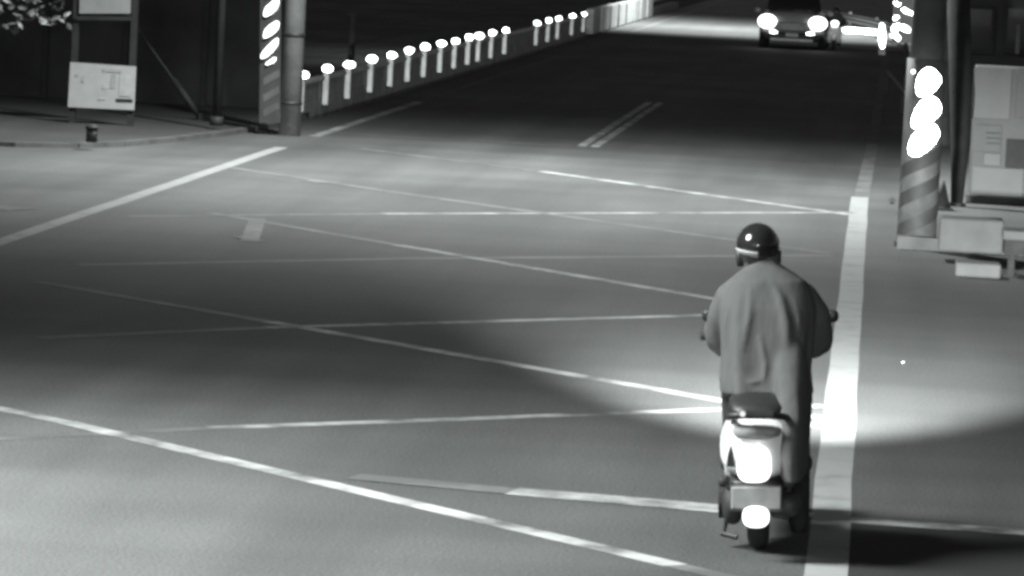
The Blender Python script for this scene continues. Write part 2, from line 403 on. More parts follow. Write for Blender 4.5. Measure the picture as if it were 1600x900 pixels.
lm.faces.new((vv[0], vv[1], mv[0])); lm.faces.new((vv[1], vv[2], mv[1], mv[0])); lm.faces.new((vv[2], vv[3], mv[1])); lm.faces.new((vv[3], vv[4], mv[1]))
lm.faces.new((vv[4], vv[5], mv[1])); lm.faces.new((vv[5], vv[6], mv[1])); lm.faces.new((vv[6], vv[7], mv[0], mv[1])); lm.faces.new((vv[7], vv[0], mv[0]))
leafme = bpy.data.meshes.new('leaf'); lm.to_mesh(leafme); lm.free(); leafme.materials.append(m_leaf)
spots = []
for k in range(120):                                        # the spray seen in the corner of the picture
    x = random.uniform(-25, 104); y = random.uniform(-35, 44-max(0, x-40)*.12); spots.append(atY(x, y, random.uniform(51.3, 53.0)))
for k in range(150):
    s, m_, e = random.choice(ends); t = random.uniform(.3, 1.05); c = s.lerp(e, t); spots.append(c+Vector([random.gauss(0, .25) for _ in '123'])+Vector((0, 0, .5)))
for c in spots:
    lf = bpy.data.objects.new('leaf', leafme); C.objects.link(lf); lf.parent = o
    lf.location = c-o.location; lf.rotation_euler = (random.uniform(.2, 1.5), random.uniform(-.6, .9), random.uniform(-3, 3)); k = random.uniform(.7, 1.25); lf.scale = (k, k, k)
# ------------------------------------------------------------------ right: striped concrete pole
RB = G(1431, 386, .0)
o = empty('roadside_pole', RB, 'grey concrete pole on the right with three blazing white reflective stripes', 'pole')
gobj('shaft', T([RB+Vector((0, 0, z)) for z in (0, 2.2, 6, 9)], [.17, .165, .15, .14], 28), mat('pole_concrete', .1, .85, .3, 3, bump=.2), o, smooth=True)
sl = gobj('hazard_sleeve', T([RB+Vector((0, 0, z)) for z in (.04, .9, 1.84)], .19, 32), mat('sleeve', .095, .6, .35, 5), o, smooth=True)
gobj('base_ring', T([RB+Vector((0, 0, z)) for z in (0.0, .05)], .215, 32), m_dmetal, o)
toc = (CAM-RB).to_2d().normalized(); side = Vector((-toc.y, toc.x))
if side.x < 0: side = -side
def on_sleeve(a, z, r): d = toc*math.cos(a)+side*math.sin(a); return Vector((RB.x+d.x*r, RB.y+d.y*r, z))
def wrap(a0, a1, z0, z1, h, r, n=28):
    """slanting band wrapped round the sleeve"""
    bm = bmesh.new(); rows = []
    for i in range(n+1):
        t = i/n; a = a0+(a1-a0)*t; z = z0+(z1-z0)*t
        rows.append([bm.verts.new(on_sleeve(a, q, rr)) for q, rr in ((z, r-.01), (z, r), (z+h, r), (z+h, r-.01))])
    for p, q in zip(rows, rows[1:]):
        for k in range(3): bm.faces.new((p[k], q[k], q[k+1], p[k+1]))
    return bm
m_sd = mat('stripe_dark_paint', .035, .7, .3, 6); m_sl = mat('stripe_grey_paint', .2, .7, .25, 6)
for zc in (.22, .52, .8):
    obj('painted_stripe', rel(wrap(-1.45, 1.45, zc-.17, zc+.1, .14, .194), o), m_sd, sl)
def blob(px):
    return facing(px, RB.y-.2)
for px in (((1434, 152), (1431, 133), (1436, 116), (1446, 106), (1455, 105), (1466, 114), (1471, 124), (1468, 133), (1455, 147)),
           ((1426, 201), (1424, 190), (1430, 172), (1440, 157), (1452, 150), (1463, 153), (1470, 165), (1470, 176), (1460, 186), (1450, 194), (1440, 199)),
           ((1420, 240), (1420, 226), (1428, 210), (1440, 200), (1452, 192), (1464, 197), (1468, 210), (1462, 222), (1448, 235), (1432, 246))):
    obj('reflective_stripe', rel(blob(px), o), m_retro, sl)
obj('reflective_stud', rel(disc(atY(1427, 112, RB.y-.21), CAM-RB, .022, .022, .01), o), m_retro, sl)
# small stud on the kerb
p = atY(1394, 312, 46.0)
o = empty('marker_stud', (p.x, 46, .1), 'small pale marker stub beside the foot of the striped pole', 'marker')
gobj('stub', T([(p.x, 46, .1), (p.x, 46, p.z-.03)], .025), m_dull, o)
gobj('lens', disc(p, CAM-p, .035, .03, .02), m_stone, o)
# dark tapering shape between pole and cabinet
a = atY(1494, 333, 46.2); b = atY(1490, -60, 46.2)
o = empty('tapered_shape', (a.x, 46.2, .1), 'tall dark shape narrowing to its foot between striped pole and grey cabinet', 'post')
gobj('shaft', T([(a.x, 46.2, .1), (a.x, 46.2, .75), (a.x-.02, 46.2, 1.3), (b.x, 46.2, b.z+.5)], [.065, .10, .125, .13], 16), mat('dark_matte', .016, .9, .35, 7, bump=.3), o, smooth=True)
gobj('foot', T([(a.x, 46.2, .1), (a.x, 46.2, .14)], .1, 16), m_black, o)
# grey roadside cabinet
YC = 46.9
def P(x, y, Y=YC): return atY(x, y, Y)
c0, c1 = P(1512, 340), P(1640, 340); top = P(1540, 104)
o = empty('roadside_cabinet', (c0.x, YC, .1), 'large grey roadside cabinet with doors and vents at the right edge', 'cabinet')
gobj('case', B(c0.x, c1.x, YC, YC+.7, .1, top.z), m_grey, o, bevel=.012)
gobj('plinth', B(c0.x-.03, c1.x+.03, YC-.05, YC+.75, .1, .2), m_stone, o, bevel=.01)
def face(name, x0, x1, y0, y1, m, pr=.02, par=None):
    a, b = P(x0, y1), P(x1, y0)
    bm = B(a.x, b.x, YC-pr, YC-.001, a.z, b.z); return obj(name, rel(bm, o), m, par or o, bevel=.006)
d1 = face('door', 1518, 1582, 108, 184, m_grey2); d2 = face('door', 1518, 1566, 196, 236, m_grey)
face('door', 1586, 1640, 108, 184, m_grey)
d3 = face('drawer_panel', 1536, 1564, 240, 258, m_grey2)
face('lower_panel', 1516, 1600, 264, 325, m_grey2, .03)
for yy in (206, 214, 222): obj('vent_slat', rel(B(P(1541, yy).x, P(1563, yy).x, YC-.035, YC-.021, P(1541, yy).z-.018, P(1541, yy).z), o), m_stone, d2)
face('recess_panel', 1570, 1640, 220, 262, m_dull, .006)
obj('handle', rel(B(P(1578, 150).x, P(1580, 150).x, YC-.05, YC-.021, P(1578, 160).z, P(1578, 145).z), o), m_dmetal, d1)
# pale blocks at its foot
def stone(x0, x1, ytop, ybot, Yd, dep, label, m=m_stone, z0=.1):
    a = G(x0, ybot, z0); b = G(x1, ybot, z0); Y = a.y; z = atY((x0+x1)/2, ytop, Y+dep*0).z
    z = max(z0+.05, z-dep*.06)
    bm = bmesh.new(); box(bm, a.x, b.x, Y, Y+dep, z0, z)
    ob = obj('concrete_block', bm, m, bevel=.02); return tag(ob, label, 'block', 'pale concrete blocks by the cabinet')
stone(1466, 1564, 338, 392, 0, .5, 'long pale concrete block on the pavement behind the striped pole')
stone(1492, 1562, 408, 432, 0, .35, 'low flat pale concrete slab nearest the road at the right', z0=0.0)
p = G(1472, 342, .1)
o = empty('traffic_cone', (p.x, 45.4, .1), 'small grey cone standing behind the striped pole', 'cone')
gobj('cone_body', T([(p.x, 45.4, .13), (p.x, 45.4, .42)], [.11, .03], 16), m_conc, o, smooth=True)
gobj('cone_base', B(p.x-.14, p.x+.14, 45.26, 45.54, .1, .13), m_conc, o)
# stone bench at the right edge
a = G(1572, 432, .0); Yb = a.y
o = empty('stone_bench', (a.x, Yb, 0), 'pale slab bench with dark leg cut by the right edge', 'bench')
zt = atY(1570, 372, Yb).z
gobj('seat_slab', B(a.x-.05, a.x+1.0, Yb-.03, Yb+.5, zt-.015, zt+.07), m_stone, o, bevel=.015)
gobj('apron', B(a.x-.03, a.x+.98, Yb+.03, Yb+.45, zt-.15, zt-.016), m_trous, o)
for x in (a.x+.02, a.x+.85):
    gobj('leg', B(x-.0, x+.05, Yb+.04, Yb+.1, 0, zt-.151), m_trous, o)
    gobj('leg', B(x-.0, x+.05, Yb+.38, Yb+.44, .0, zt-.151), m_trous, o)
# dark building at the upper right
YD = 60.5
o = empty('dark_building', (3, YD, .1), 'dark unlit building front at the upper right behind the cabinet', 'building')
bl = atY(1466, 60, YD).x
gobj('wall', B(bl, bl+9, YD, YD+6, 0, 5), m_dwall, o, bevel=.02)
gobj('plinth', B(bl-.03, bl+9, YD-.05, YD-.001, .0, .5), m_wall, o)
gobj('fascia', B(bl-.05, bl+9, YD-.12, YD-.001, atY(1530, 96, YD).z-.03, atY(1530, 86, YD).z), m_dull, o)
for x0, x1 in ((1500, 1556), (1566, 1624)):
    a = atY(x0, 82, YD); b = atY(x1, 10, YD)
    w = gobj('window', B(a.x, b.x, YD-.05, YD-.002, a.z, b.z), m_dull, o)
    obj('pane', rel(B(a.x+.05, b.x-.05, YD-.058, YD-.051, a.z+.05, b.z-.05), o), m_glass, w)
a = atY(1590, 84, YD-.2); b = atY(1591, 38, YD-.2)
gobj('downpipe', T([(a.x, YD-.1, a.z), (a.x, YD-.1, b.z)], .035), m_conc, o)
# ------------------------------------------------------------------ right guard rail on the bridge, chevrons, delineator
o = empty('crash_barrier', (.8, 118, 0), 'pale crash barrier beyond the cars curving in from the right', 'barrier')
line = [(1.6, 96), (1.3, 104), (1.05, 112), (.9, 119), (.5, 126), (-.1, 134), (-1.0, 142), (-2.4, 150)]
def beam(z0, z1, dx, m):
    bm = bmesh.new(); rings = []
    for (x, y) in line:
        rings.append([bm.verts.new((x+q, y, z)) for q, z in ((dx, z0), (dx+.05, (z0*2+z1)/3), (dx, (z0+z1)/2), (dx+.05, (z0+2*z1)/3), (dx, z1), (dx+.09, z1), (dx+.09, z0))])
    skin(bm, rings); return gobj('rail_beam', bm, m, o)
beam(.34, .60, -.1, m_stone)
for (x, y) in line:
    gobj('rail_post', B(x-.005, x+.09, y-.05, y+.05, -.1, .66), m_metal, o)
a = atY(1378, 82, 113.5); b = atY(1379, 33, 113.5)
for px in (((1316, 42), (1346, 44), (1382, 49), (1382, 56), (1346, 52), (1316, 52)),):
    obj('headlit_streak', rel(facing(px, 117.5), o), m_retro, o)  # bright plate added for the headlight streak on the rail
for px in (((1288, 30), (1300, 27), (1316, 32), (1316, 40), (1300, 42)),): pass
o = empty('delineator', (a.x, 113.5, 0), 'slim bright white marker post at the right of the road beyond the cars', 'marker post')
gobj('post', B(a.x-.09, a.x+.09, 113.46, 113.54, 0, b.z), m_post, o, bevel=.01)
gobj('reflector', facing(((1373, 36), (1383, 36), (1384, 76), (1374, 76)), 113.4), m_retro, o)  # reflective face added to make the post blaze white
p = atY(1418, 80, 88)
o = empty('chevron_marker', (p.x, 88, 0), 'cluster of small bright reflective arrows left of the upper striped pole', 'marker')
q = atY(1416, -15, 88)
gobj('post', T([(p.x, 88.1, 0), (q.x, 88.1, q.z)], .04), m_dull, o)
pc = atY(1415, 34, 88); ar = [atY(x, y, 88.02) for x, y in ((1393, 66), (1432, 68), (1440, -2), (1397, -4))]
cb = gobj('chevron_board', plate(ar, (0, -1, 0), .02), m_dark, o)
for px in (((1398, 2), (1408, 6), (1404, 10), (1396, 5)), ((1408, 14), (1414, 12), (1428, 20), (1424, 24), (1412, 19)), ((1392, 47), (1396, 39), (1405, 36), (1407, 44), (1400, 50)),
           ((1407, 40), (1411, 38), (1422, 45), (1420, 51), (1410, 48)), ((1395, 28), (1402, 24), (1406, 27), (1398, 32)), ((1390, 55), (1402, 53), (1407, 58), (1404, 64))):
    pts = [atY(x, y, 88.0) for x, y in px]; nv = (CAM-pts[0]).normalized()
    obj('reflective_arrow', rel(plate(pts, nv, .01), o), m_retro, cb)
p0, p1 = atY(1427, 28, 88), atY(1449, 33, 88)
obj('reflective_arrow', rel(plate([p0, p1, p1+Vector((0, 0, .05)), p0+Vector((0, 0, .05))], CAM-p0, .01), o), m_retro, cb)
a, b = atY(1386, 88, 96), atY(1440, 106, 70)
o = empty('pavement_rail', (a.x, 80, 0), 'low thin rail along the verge just left of the striped pole top', 'rail')
gobj('rail', T([Vector((a.x, 84, a.z*0+.42)), Vector((.75, 64, .42))], .03, 8), m_conc, o)
for y, x in ((84, a.x), (74, (a.x+.75)/2), (64, .75)): gobj('rail_post', T([(x, y, -.1), (x, y, .42)], .03, 8), m_dull, o)
# ------------------------------------------------------------------ oncoming car
def car(loc, label):
    o = empty('oncoming_car', loc, label, 'car')
    # local: front faces -y, nose at y=0
    secs = [(0, .5, -.02, 1.5, .36, 4), (0, .55, .03, 1.66, .52, 4), (0, .6, .25, 1.76, .68, 4), (0, .64, 1.0, 1.78, .8, 4), (0, .66, 2.2, 1.78, .84, 4), (0, .66, 3.6, 1.78, .84, 4), (0, .66, 4.25, 1.7, .74, 4), (0, .64, 4.4, 1.5, .5, 4)]
    obj('body', L(secs, n=28), m_carp, o, smooth=True)
    cab = [(0, 1.04, .95, 1.5, .06, 5), (0, 1.2, 1.3, 1.46, .42, 5), (0, 1.3, 1.8, 1.4, .66, 5), (0, 1.32, 2.6, 1.4, .7, 5), (0, 1.28, 3.4, 1.38, .62, 5), (0, 1.12, 4.1, 1.4, .2, 5)]
    obj('cabin', L(cab, n=28), m_glass, o, smooth=True)
    obj('roof', L([(0, 1.64, 1.75, 1.26, .06, 4), (0, 1.68, 2.2, 1.34, .07, 4), (0, 1.66, 3.3, 1.3, .07, 4), (0, 1.6, 3.7, 1.2, .05, 4)], n=20), m_carp, o, smooth=True)
    obj('bumper', L([(0, .34, -.1, 1.5, .2, 5), (0, .34, -.05, 1.68, .26, 5), (0, .34, .1, 1.76, .28, 5)], n=24), m_black, o, smooth=True)
    obj('bumper_lip', B(-.58, .58, -.13, -.1, .22, .29), m_post, o, bevel=.01)
    g = obj('grille', B(-.5, .5, -.06, -.02, .5, .72), m_black, o, bevel=.02)
    for z in (.54, .6, .66): obj('grille_bar', B(-.48, .48, -.075, -.061, z, z+.02), m_metal, g)
    obj('number_plate', B(-.17, .17, -.125, -.101, .34, .44), m_plate, o)
    for sx in (-1, 1):
        obj('headlight', disc(Vector((sx*.69, -.03, .73)), (0, -1, 0), .25, .19, .06, 24), m_lamp, o, smooth=True)  # disc made larger than the lens to hold the lamp's bloom
        obj('fog_light', disc(Vector((sx*.5, -.1, .45)), (0, -1, 0), .13, .05, .03), m_retro, o)
        for y in (.85, 3.5):
            t = obj('tyre', T([(sx*.7, y, .32), (sx*.9, y, .32)], .32, 24), m_rubber, o, smooth=True)
            obj('rim', T([(sx*.86, y, .32), (sx*.91, y, .32)], .2, 20), m_metal, t)
        obj('mirror', L([(sx*.98, 1.0, 1.15, .1, .12), (sx*1.0, 1.0, 1.2, .2, .15), (sx*.98, 1.0, 1.28, .1, .1)], n=12), m_carp, o, smooth=True)
    return o
c = G(1236, 77); car((c.x, c.y+.1, 0), 'dark oncoming car with two glaring headlights at the top of the road').rotation_euler = (0, 0, R(0))
# ------------------------------------------------------------------ scooter (rear wheel contact at origin, +y forward)
def scooter(loc, label, lean, rz=0, tail=True):
    o = empty('motor_scooter', loc, label, 'scooter'); o.rotation_euler = (0, lean, rz)
    # rear wheel
    def wheel(y, r, w):
        t = bmesh.new(); rings = []
        n = 32; prof = [(-w/2*.75, r*.68), (-w/2, r*.8), (-w/2*.85, r*.93), (-w/2*.4, r*.99), (0, r), (w/2*.4, r*.99), (w/2*.85, r*.93), (w/2, r*.8), (w/2*.75, r*.68)]
        rings = [[t.verts.new((x, y+rr*math.cos(2*math.pi*k/n), r+rr*math.sin(2*math.pi*k/n))) for k in range(n)] for x, rr in prof]
        skin(t, rings, False)
        w_ = obj('wheel', t, m_rubber, o, smooth=True)
        obj('rim', T([(-w*.33, y, r), (w*.33, y, r)], r*.69, 24), m_metal, w_)
        return w_
    wheel(0, .22, .1); wheel(1.22, .22, .09)
    # tail fairing: white panels either side wrapped round the tail
    fair = [(0, .50, -.42, .10, .14), (0, .515, -.40, .24, .22), (0, .52, -.33, .335, .28), (0, .515, -.18, .36, .30), (0, .51, .1, .36, .32), (0, .5, .4, .34, .34), (0, .46, .55, .28, .34)]
    bodyo = obj('tail_fairing', L(fair, n=32, pw=2.7), m_white, o, smooth=True)
    bm = B(-.016, .0, -.425, -.30, .44, .56)
    # dark wedge vent on the left panel, seen from behind
    obj('vent', plate([(-.135, -.405, .445), (-.095, -.415, .445), (-.105, -.42, .50), (-.117, -.42, .545), (-.13, -.41, .50)], (-.2, -1, 0), .02), m_dull, bodyo)
    bm.free()
    obj('under_tail', L([(0, .35, -.36, .2, .05), (0, .34, -.28, .3, .1), (0, .33, 0, .3, .12), (0, .33, .4, .28, .1)], n=20), m_black, o, smooth=True)
    # seat and grab rail
    st = obj('seat', L([(0, .67, -.28, .16, .05), (0, .68, -.24, .25, .09), (0, .70, -.05, .29, .12), (0, .70, .2, .29, .12), (0, .69, .5, .22, .10), (0, .67, .58, .14, .05)], n=24, pw=3), m_black, o, smooth=True)
    gb = obj('grab_rail', T([(-.13, -.1, .66), (-.135, -.33, .67), (-.115, -.41, .685), (-.06, -.43, .69), (.06, -.43, .69), (.115, -.41, .685), (.135, -.33, .67), (.13, -.1, .66)], .017, 10), m_black, o, smooth=True)
    obj('rail_pad', B(-.07, .09, -.45, -.405, .675, .712), m_black, gb, bevel=.012)
    obj('grab_bolt', disc(Vector((-.062, -.452, .70)), (-.1, -1, .1), .016, .016, .012), m_retro, gb)
    obj('tail_apron', L([(.0, .60, -.43, .16, .05), (.0, .605, -.40, .22, .07), (0, .61, -.3, .26, .07)], n=20), m_conc, o, smooth=True)
    # tail lamp, plate, glowing reflector on the mudguard
    obj('tail_lamp', L([(-.012, .458, -.455, .11, .13, 3.2), (-.012, .458, -.445, .15, .165, 3.2), (-.01, .458, -.40, .16, .175, 3.2)], n=28), m_tail, o, smooth=True)
    for sx in (-1, 1): obj('indicator', L([(sx*.155, .37, -.41, .03, .03), (sx*.155, .37, -.39, .05, .05), (sx*.15, .37, -.33, .05, .05)], n=12), m_dull, o, smooth=True)
    npo = obj('number_plate', B(-.115, .115, -.44, -.43, .25, .352), m_plate, o, bevel=.006)
    obj('plate_surround', B(-.121, .121, -.429, -.415, .237, .36), m_grey, o, bevel=.006)
    mg = obj('mudguard', L([(0, .25, -.41, .1, .04), (0, .24, -.37, .15, .12), (0, .28, -.28, .16, .1), (0, .34, -.2, .16, .08)], n=16), m_black, o, smooth=True)
    obj('glowing_reflector', L([(0, .212, -.452, .09, .07, 2.6), (0, .212, -.444, .122, .1, 2.6), (0, .212, -.425, .125, .102, 2.6)], n=24), m_tail, mg, smooth=True)  # emission stands in for light thrown back by the reflector
    # engine, exhaust, shocks
    en = obj('engine_case', L([(-.12, .22, -.2, .06, .1), (-.12, .22, -.12, .1, .18), (-.12, .24, .1, .12, .2), (-.08, .28, .4, .14, .18)], n=16), m_dull, o, smooth=True)
    obj('fan_cover', T([(-.19, .0, .23), (-.165, 0, .23)], .085, 20), m_black, en)
    obj('exhaust', T([(.11, .3, .2), (.13, .1, .2), (.145, -.02, .22), (.15, -.3, .25)], [.025, .03, .06, .058], 16), m_dmetal, o, smooth=True)
    for sx in (-1, 1): obj('shock_absorber', T([(sx*.13, -.03, .22), (sx*.14, -.14, .42)], .022, 10), m_metal, o, smooth=True)
    obj('centre_stand', T([(-.15, .12, .16), (-.17, -.02, .07), (-.1, -.05, .06)], .013, 8), m_dmetal, o)
    # floorboard, leg shield, front
    obj('floorboard', L([(0, .27, .4, .3, .1), (0, .26, .55, .34, .08), (0, .26, .95, .34, .08)], n=20, pw=4), m_black, o, smooth=True)
    ls = obj('leg_shield', L([(0, 1.0, .25, .34, .05, 3), (0, 1.0, .4, .4, .06, 3), (0, .98, .6, .4, .08, 3), (0, .95, .78, .32, .1, 3), (0, .92, .86, .2, .1, 3)], n=24, axis='z'), m_white, o, smooth=True)
    obj('front_mudguard', L([(0, .44, 1.0, .1, .05), (0, .48, 1.15, .14, .07), (0, .46, 1.32, .13, .06), (0, .38, 1.42, .08, .04)], n=14), m_white, o, smooth=True)
    for sx in (-1, 1): obj('fork', T([(sx*.06, 1.22, .22), (sx*.06, 1.05, .62)], .02, 10), m_metal, o, smooth=True)
    hh = obj('handlebar_cowl', L([(0, .93, .76, .12, .1), (0, .93, .82, .24, .16), (0, .94, .92, .24, .17), (0, .93, 1.0, .14, .12)], n=20), m_white, o, smooth=True)
    obj('headlamp', disc(Vector((0, .985, .93)), (0, 1, -.1), .1, .085, .04), m_lamp, hh, smooth=True)
    hb = obj('handlebar', T([(-.3, .76, .95), (-.2, .8, .955), (0, .86, .93), (.2, .8, .955), (.3, .76, .95)], .014, 10), m_dmetal, o, smooth=True)
    for sx in (-1, 1):
        obj('grip', T([(sx*.31, .755, .95), (sx*.2, .8, .955)], .021, 12), m_rubber, hb, smooth=True)
        mi = obj('mirror', L([(sx*.315, .84, 0, .02, .02)]*0 or [(sx*.305+.03, 1.05, .80, .03, .03), (sx*.305+.03, 1.05, .81, .07, .065), (sx*.305+.03, 1.05, .83, .06, .055), (sx*.305+.03, 1.05, .845, .02, .02)], n=16), m_black, o, smooth=True)
        obj('mirror_stalk', T([(sx*.2, .82, .96), (sx*.25+.02, .84, 1.03), (sx*.305+.03, .835, 1.03)], .01, 8), m_black, mi, smooth=True)
    return o
# ------------------------------------------------------------------ rider
def rider(loc, label, lean, rz=0, helm=m_helm):
    o = empty('person', loc, label, 'person'); o.rotation_euler = (0, lean, rz)
    # the body: one skinned surface
    V = [('pelvis', (.02, .16, .80), .13), ('belly', (.02, .2, .95), .125), ('chest', (.025, .27, 1.12), .13), ('neckb', (.02, .30, 1.235), .06), ('neck', (.015, .32, 1.30), .05),
         ('head', (-.012, .34, 1.375), .085), ('crown', (-.014, .34, 1.43), .075)]
    E = [(0, 1), (1, 2), (2, 3), (3, 4), (4, 5), (5, 6)]
    idx = {v[0]: i for i, v in enumerate(V)}
    def add(n, co, r, par): V.append((n, co, r)); idx[n] = len(V)-1; E.append((idx[par], idx[n]))
    for sx, s in ((-1, 'l'), (1, 'r')):
        add('sh'+s, (sx*.17+.02, .30, 1.16), .062, 'chest'); add('el'+s, (sx*.24+.03, .45, .95), .047, 'sh'+s); add('wr'+s, (sx*.262, .70, .955), .032, 'el'+s)
        add('pa'+s, (sx*.26, .755, .972), .034, 'wr'+s)
        add('hp'+s, (sx*.1+.02, .2, .76), .095, 'pelvis'); add('kn'+s, (sx*.17+.02, .66, .66), .062, 'hp'+s)
        add('an'+s, (sx*.17+.02, .58 if sx > 0 else .60, .36), .042, 'kn'+s); add('to'+s, (sx*.18+.02, .74, .325), .035, 'an'+s)
        for k in range(4):                                       # fingers curled round the grip
            fx = sx*(.225+.021*k); L_ = (.95, 1.05, 1., .85)[k]
            add('f%d%s' % (k, s), (fx, .775, .985), .011, 'pa'+s); add('g%d%s' % (k, s), (fx, .775+.024*L_, .972), .010, 'f%d%s' % (k, s)); add('h%d%s' % (k, s), (fx, .775+.02*L_, .94), .009, 'g%d%s' % (k, s))
        add('t'+s, (sx*.215, .74, .955), .013, 'pa'+s); add('u'+s, (sx*.205, .765, .932), .01, 't'+s)
    me = bpy.data.meshes.new('body'); me.from_pydata([v[1] for v in V], E, []); me.materials.append(m_trous)
    b = bpy.data.objects.new('body', me); C.objects.link(b); b.parent = o
    sk = b.modifiers.new('skin', 'SKIN'); sk.use_smooth_shade = True
    for i, v in enumerate(V): me.skin_vertices[0].data[i].radius = (v[2], v[2]); me.skin_vertices[0].data[i].use_root = (i == 0)
    sb_ = b.modifiers.new('sub', 'SUBSURF'); sb_.levels = 1; sb_.render_levels = 2
    # raincoat: torso and skirt with folds, sleeves run forward to the bars; right tail hangs over the side
    bm = bmesh.new(); n = 44; rings = []
    secs = [  # z, centre x, centre y, half width, half depth
        (1.335, .012, .315, .060, .065), (1.30, .014, .305, .075, .08), (1.265, .02, .29, .13, .10), (1.225, .028, .275, .185, .125), (1.17, .032, .265, .212, .14), (1.10, .032, .25, .225, .16),
        (1.0, .03, .235, .224, .18), (.9, .026, .22, .218, .195), (.82, .02, .205, .212, .21), (.76, .022, .19, .215, .23), (.71, .03, .18, .215, .25)]
    for (z, x0, yc, hw, hd) in secs:
        ring = []
        for k in range(n):
            t = 2*math.pi*k/n; ct, st_ = math.cos(t), math.sin(t)
            low = max(0, (1.18-z)/.47)
            fold = low*(.011*math.sin(6*t+2.0*z)+.006*math.sin(13*t+1.3+z*3))+.008*math.sin(9*t+1.5*z)*min(1, low*2)
            e = 2/2.5
            ring.append(bm.verts.new((x0+math.copysign(abs(ct)**e, ct)*(hw+fold), yc+math.copysign(abs(st_)**e, st_)*(hd+fold), z)))
        rings.append(ring)
    skin(bm, rings)
    for sx in (-1, 1):
        k = .035
        tube(bm, [(sx*.11+.02, .285, 1.20), (sx*.165+.025, .31, 1.14), (sx*.215+k, .36, 1.05), (sx*.235+k, .42, .95), (sx*.24+k, .52, .92), (sx*.25+.02, .63, .95), (sx*.255, .69, .96)],
             [.065, .085, .086, .08, .07, .058, .05], 16)
        # loose cloth sagging from arm to flank
        tube(bm, [(sx*.15+k, .33, 1.12), (sx*.2+k, .38, .98), (sx*.225+k, .44, .875)], [.06, .075, .06], 14)
    # creases of the back: ridges half sunk into the cloth
    def back(x, z, out=.0):
        for (z1, x1, y1, w1, d1), (z0, x0, y0_, w0, d0) in zip(secs, secs[1:]):
            if z0 <= z <= z1:
                f = (z-z0)/(z1-z0); xc, yc, hw, hd = x0+(x1-x0)*f, y0_+(y1-y0_)*f, w0+(w1-w0)*f, d0+(d1-d0)*f
                u = min(.98, abs((x-xc)/hw)); return (x, yc-hd*(1-u**2.5)**(1/2.5)-out, z)
    for pts, rad in ((((-.09, 1.20), (-.105, 1.08), (-.12, .96), (-.125, .84)), .020), (((-.05, 1.22), (-.05, 1.08), (-.075, .94), (-.10, .8)), .022), (((.05, 1.24), (.10, 1.14), (.125, 1.03), (.13, .92), (.11, .82), (.085, .74)), .040),
                     (((-.15, 1.13), (-.17, 1.02), (-.165, .9)), .018), (((.16, 1.16), (.185, 1.04), (.18, .93)), .02), (((.0, .98), (.03, .86), (.02, .76)), .016), (((-.14, .80), (-.03, .775), (.1, .79)), .013)):
        P_ = [back(x, z, -.004) for x, z in pts]; fine = []
        for p, q in zip(P_, P_[1:]):
            for k in range(4): fine.append(Vector(p).lerp(Vector(q), k/4))
        m_ = len(fine); tube(bm, fine, [max(.005, .72*rad*math.sin(math.pi*(k+.6)/(m_+.2))**.6) for k in range(m_)], 10)
    # right-hand skirt hanging past the seat
    rr = []
    for z, xa, xb, ya, yb in ((1.02, .05, .20, .09, .3), (.92, .055, .222, .02, .36), (.82, .06, .23, -.07, .42), (.72, .065, .235, -.2, .46), (.63, .065, .24, -.34, .5), (.54, .07, .24, -.43, .52), (.45, .085, .238, -.46, .52), (.36, .10, .232, -.46, .5)):
        ring = []
        for k in range(20):
            t = 2*math.pi*k/20; ct, st_ = math.cos(t), math.sin(t); e = .75
            ring.append(bm.verts.new(((xa+xb)/2+math.copysign(abs(ct)**e, ct)*((xb-xa)/2+.006*math.sin(4*t+z*20)), (ya+yb)/2+math.copysign(abs(st_)**e, st_)*(yb-ya)/2, z)))
        rr.append(ring)
    skin(bm, rr)
    ct_ = obj('raincoat', bm, m_coat, o, smooth=True)
    rm = ct_.modifiers.new('remesh', 'REMESH'); rm.mode = 'VOXEL'; rm.voxel_size = .0095; rm.use_smooth_shade = True
    sm = ct_.modifiers.new('smooth', 'SMOOTH'); sm.factor = .6; sm.iterations = 9
    obj('collar', L([(.014, .312, 1.262, .17, .17), (.013, .315, 1.30, .155, .16), (.012, .325, 1.335, .145, .15), (.012, .33, 1.34, .12, .13)], n=24, axis='z'), m_coat, o, smooth=True)
    # helmet: half shell with a pale band, rear lip, ear pads
    hc = Vector((-.02, .345, 1.385)); hx, hy, hz = .105, .125, .105
    bm = bmesh.new(); rings = []; n = 32
    for lat in (-34, -22, -10, 0, 10, 20, 32, 44, 56, 68, 80):
        a = R(lat); rings.append([bm.verts.new((hc.x+hx*math.cos(a)*math.cos(2*math.pi*k/n), hc.y+hy*math.cos(a)*math.sin(2*math.pi*k/n), hc.z+hz*math.sin(a)-.018*(math.sin(2*math.pi*k/n) < -.3)*(lat < -30))) for k in range(n)])
    skin(bm, rings)
    hl = obj('helmet', bm, helm, o, smooth=True)
    bm = bmesh.new(); rings = []
    for zo, rr_ in ((-.052, .9), (-.052, 1.035), (-.032, 1.06), (-.026, 1.055), (-.026, .9)):
        ring = []
        for k in range(26):
            t = R(160)+R(112)*k/25                                # round the back of the head, ends at the temples
            c2 = math.sqrt(max(0, 1-(min(0, zo)/hz)**2)); ring.append(bm.verts.new((hc.x+hx*c2*rr_*math.cos(t), hc.y+hy*c2*rr_*math.sin(t), hc.z+zo+.014*math.cos(t)*-1)))
        rings.append(ring)
    for r0, r1 in zip(rings, rings[1:]+rings[:1]):
        for k in range(25): bm.faces.new((r0[k], r0[k+1], r1[k+1], r1[k]))
    obj('helmet_band', bm, m_board, hl, smooth=True)
    obj('helmet_visor', L([(.008, 1.40, .44, .2, .05), (.008, 1.385, .49, .19, .03), (.008, 1.375, .53, .12, .015)], n=16), m_glass, hl, smooth=True)
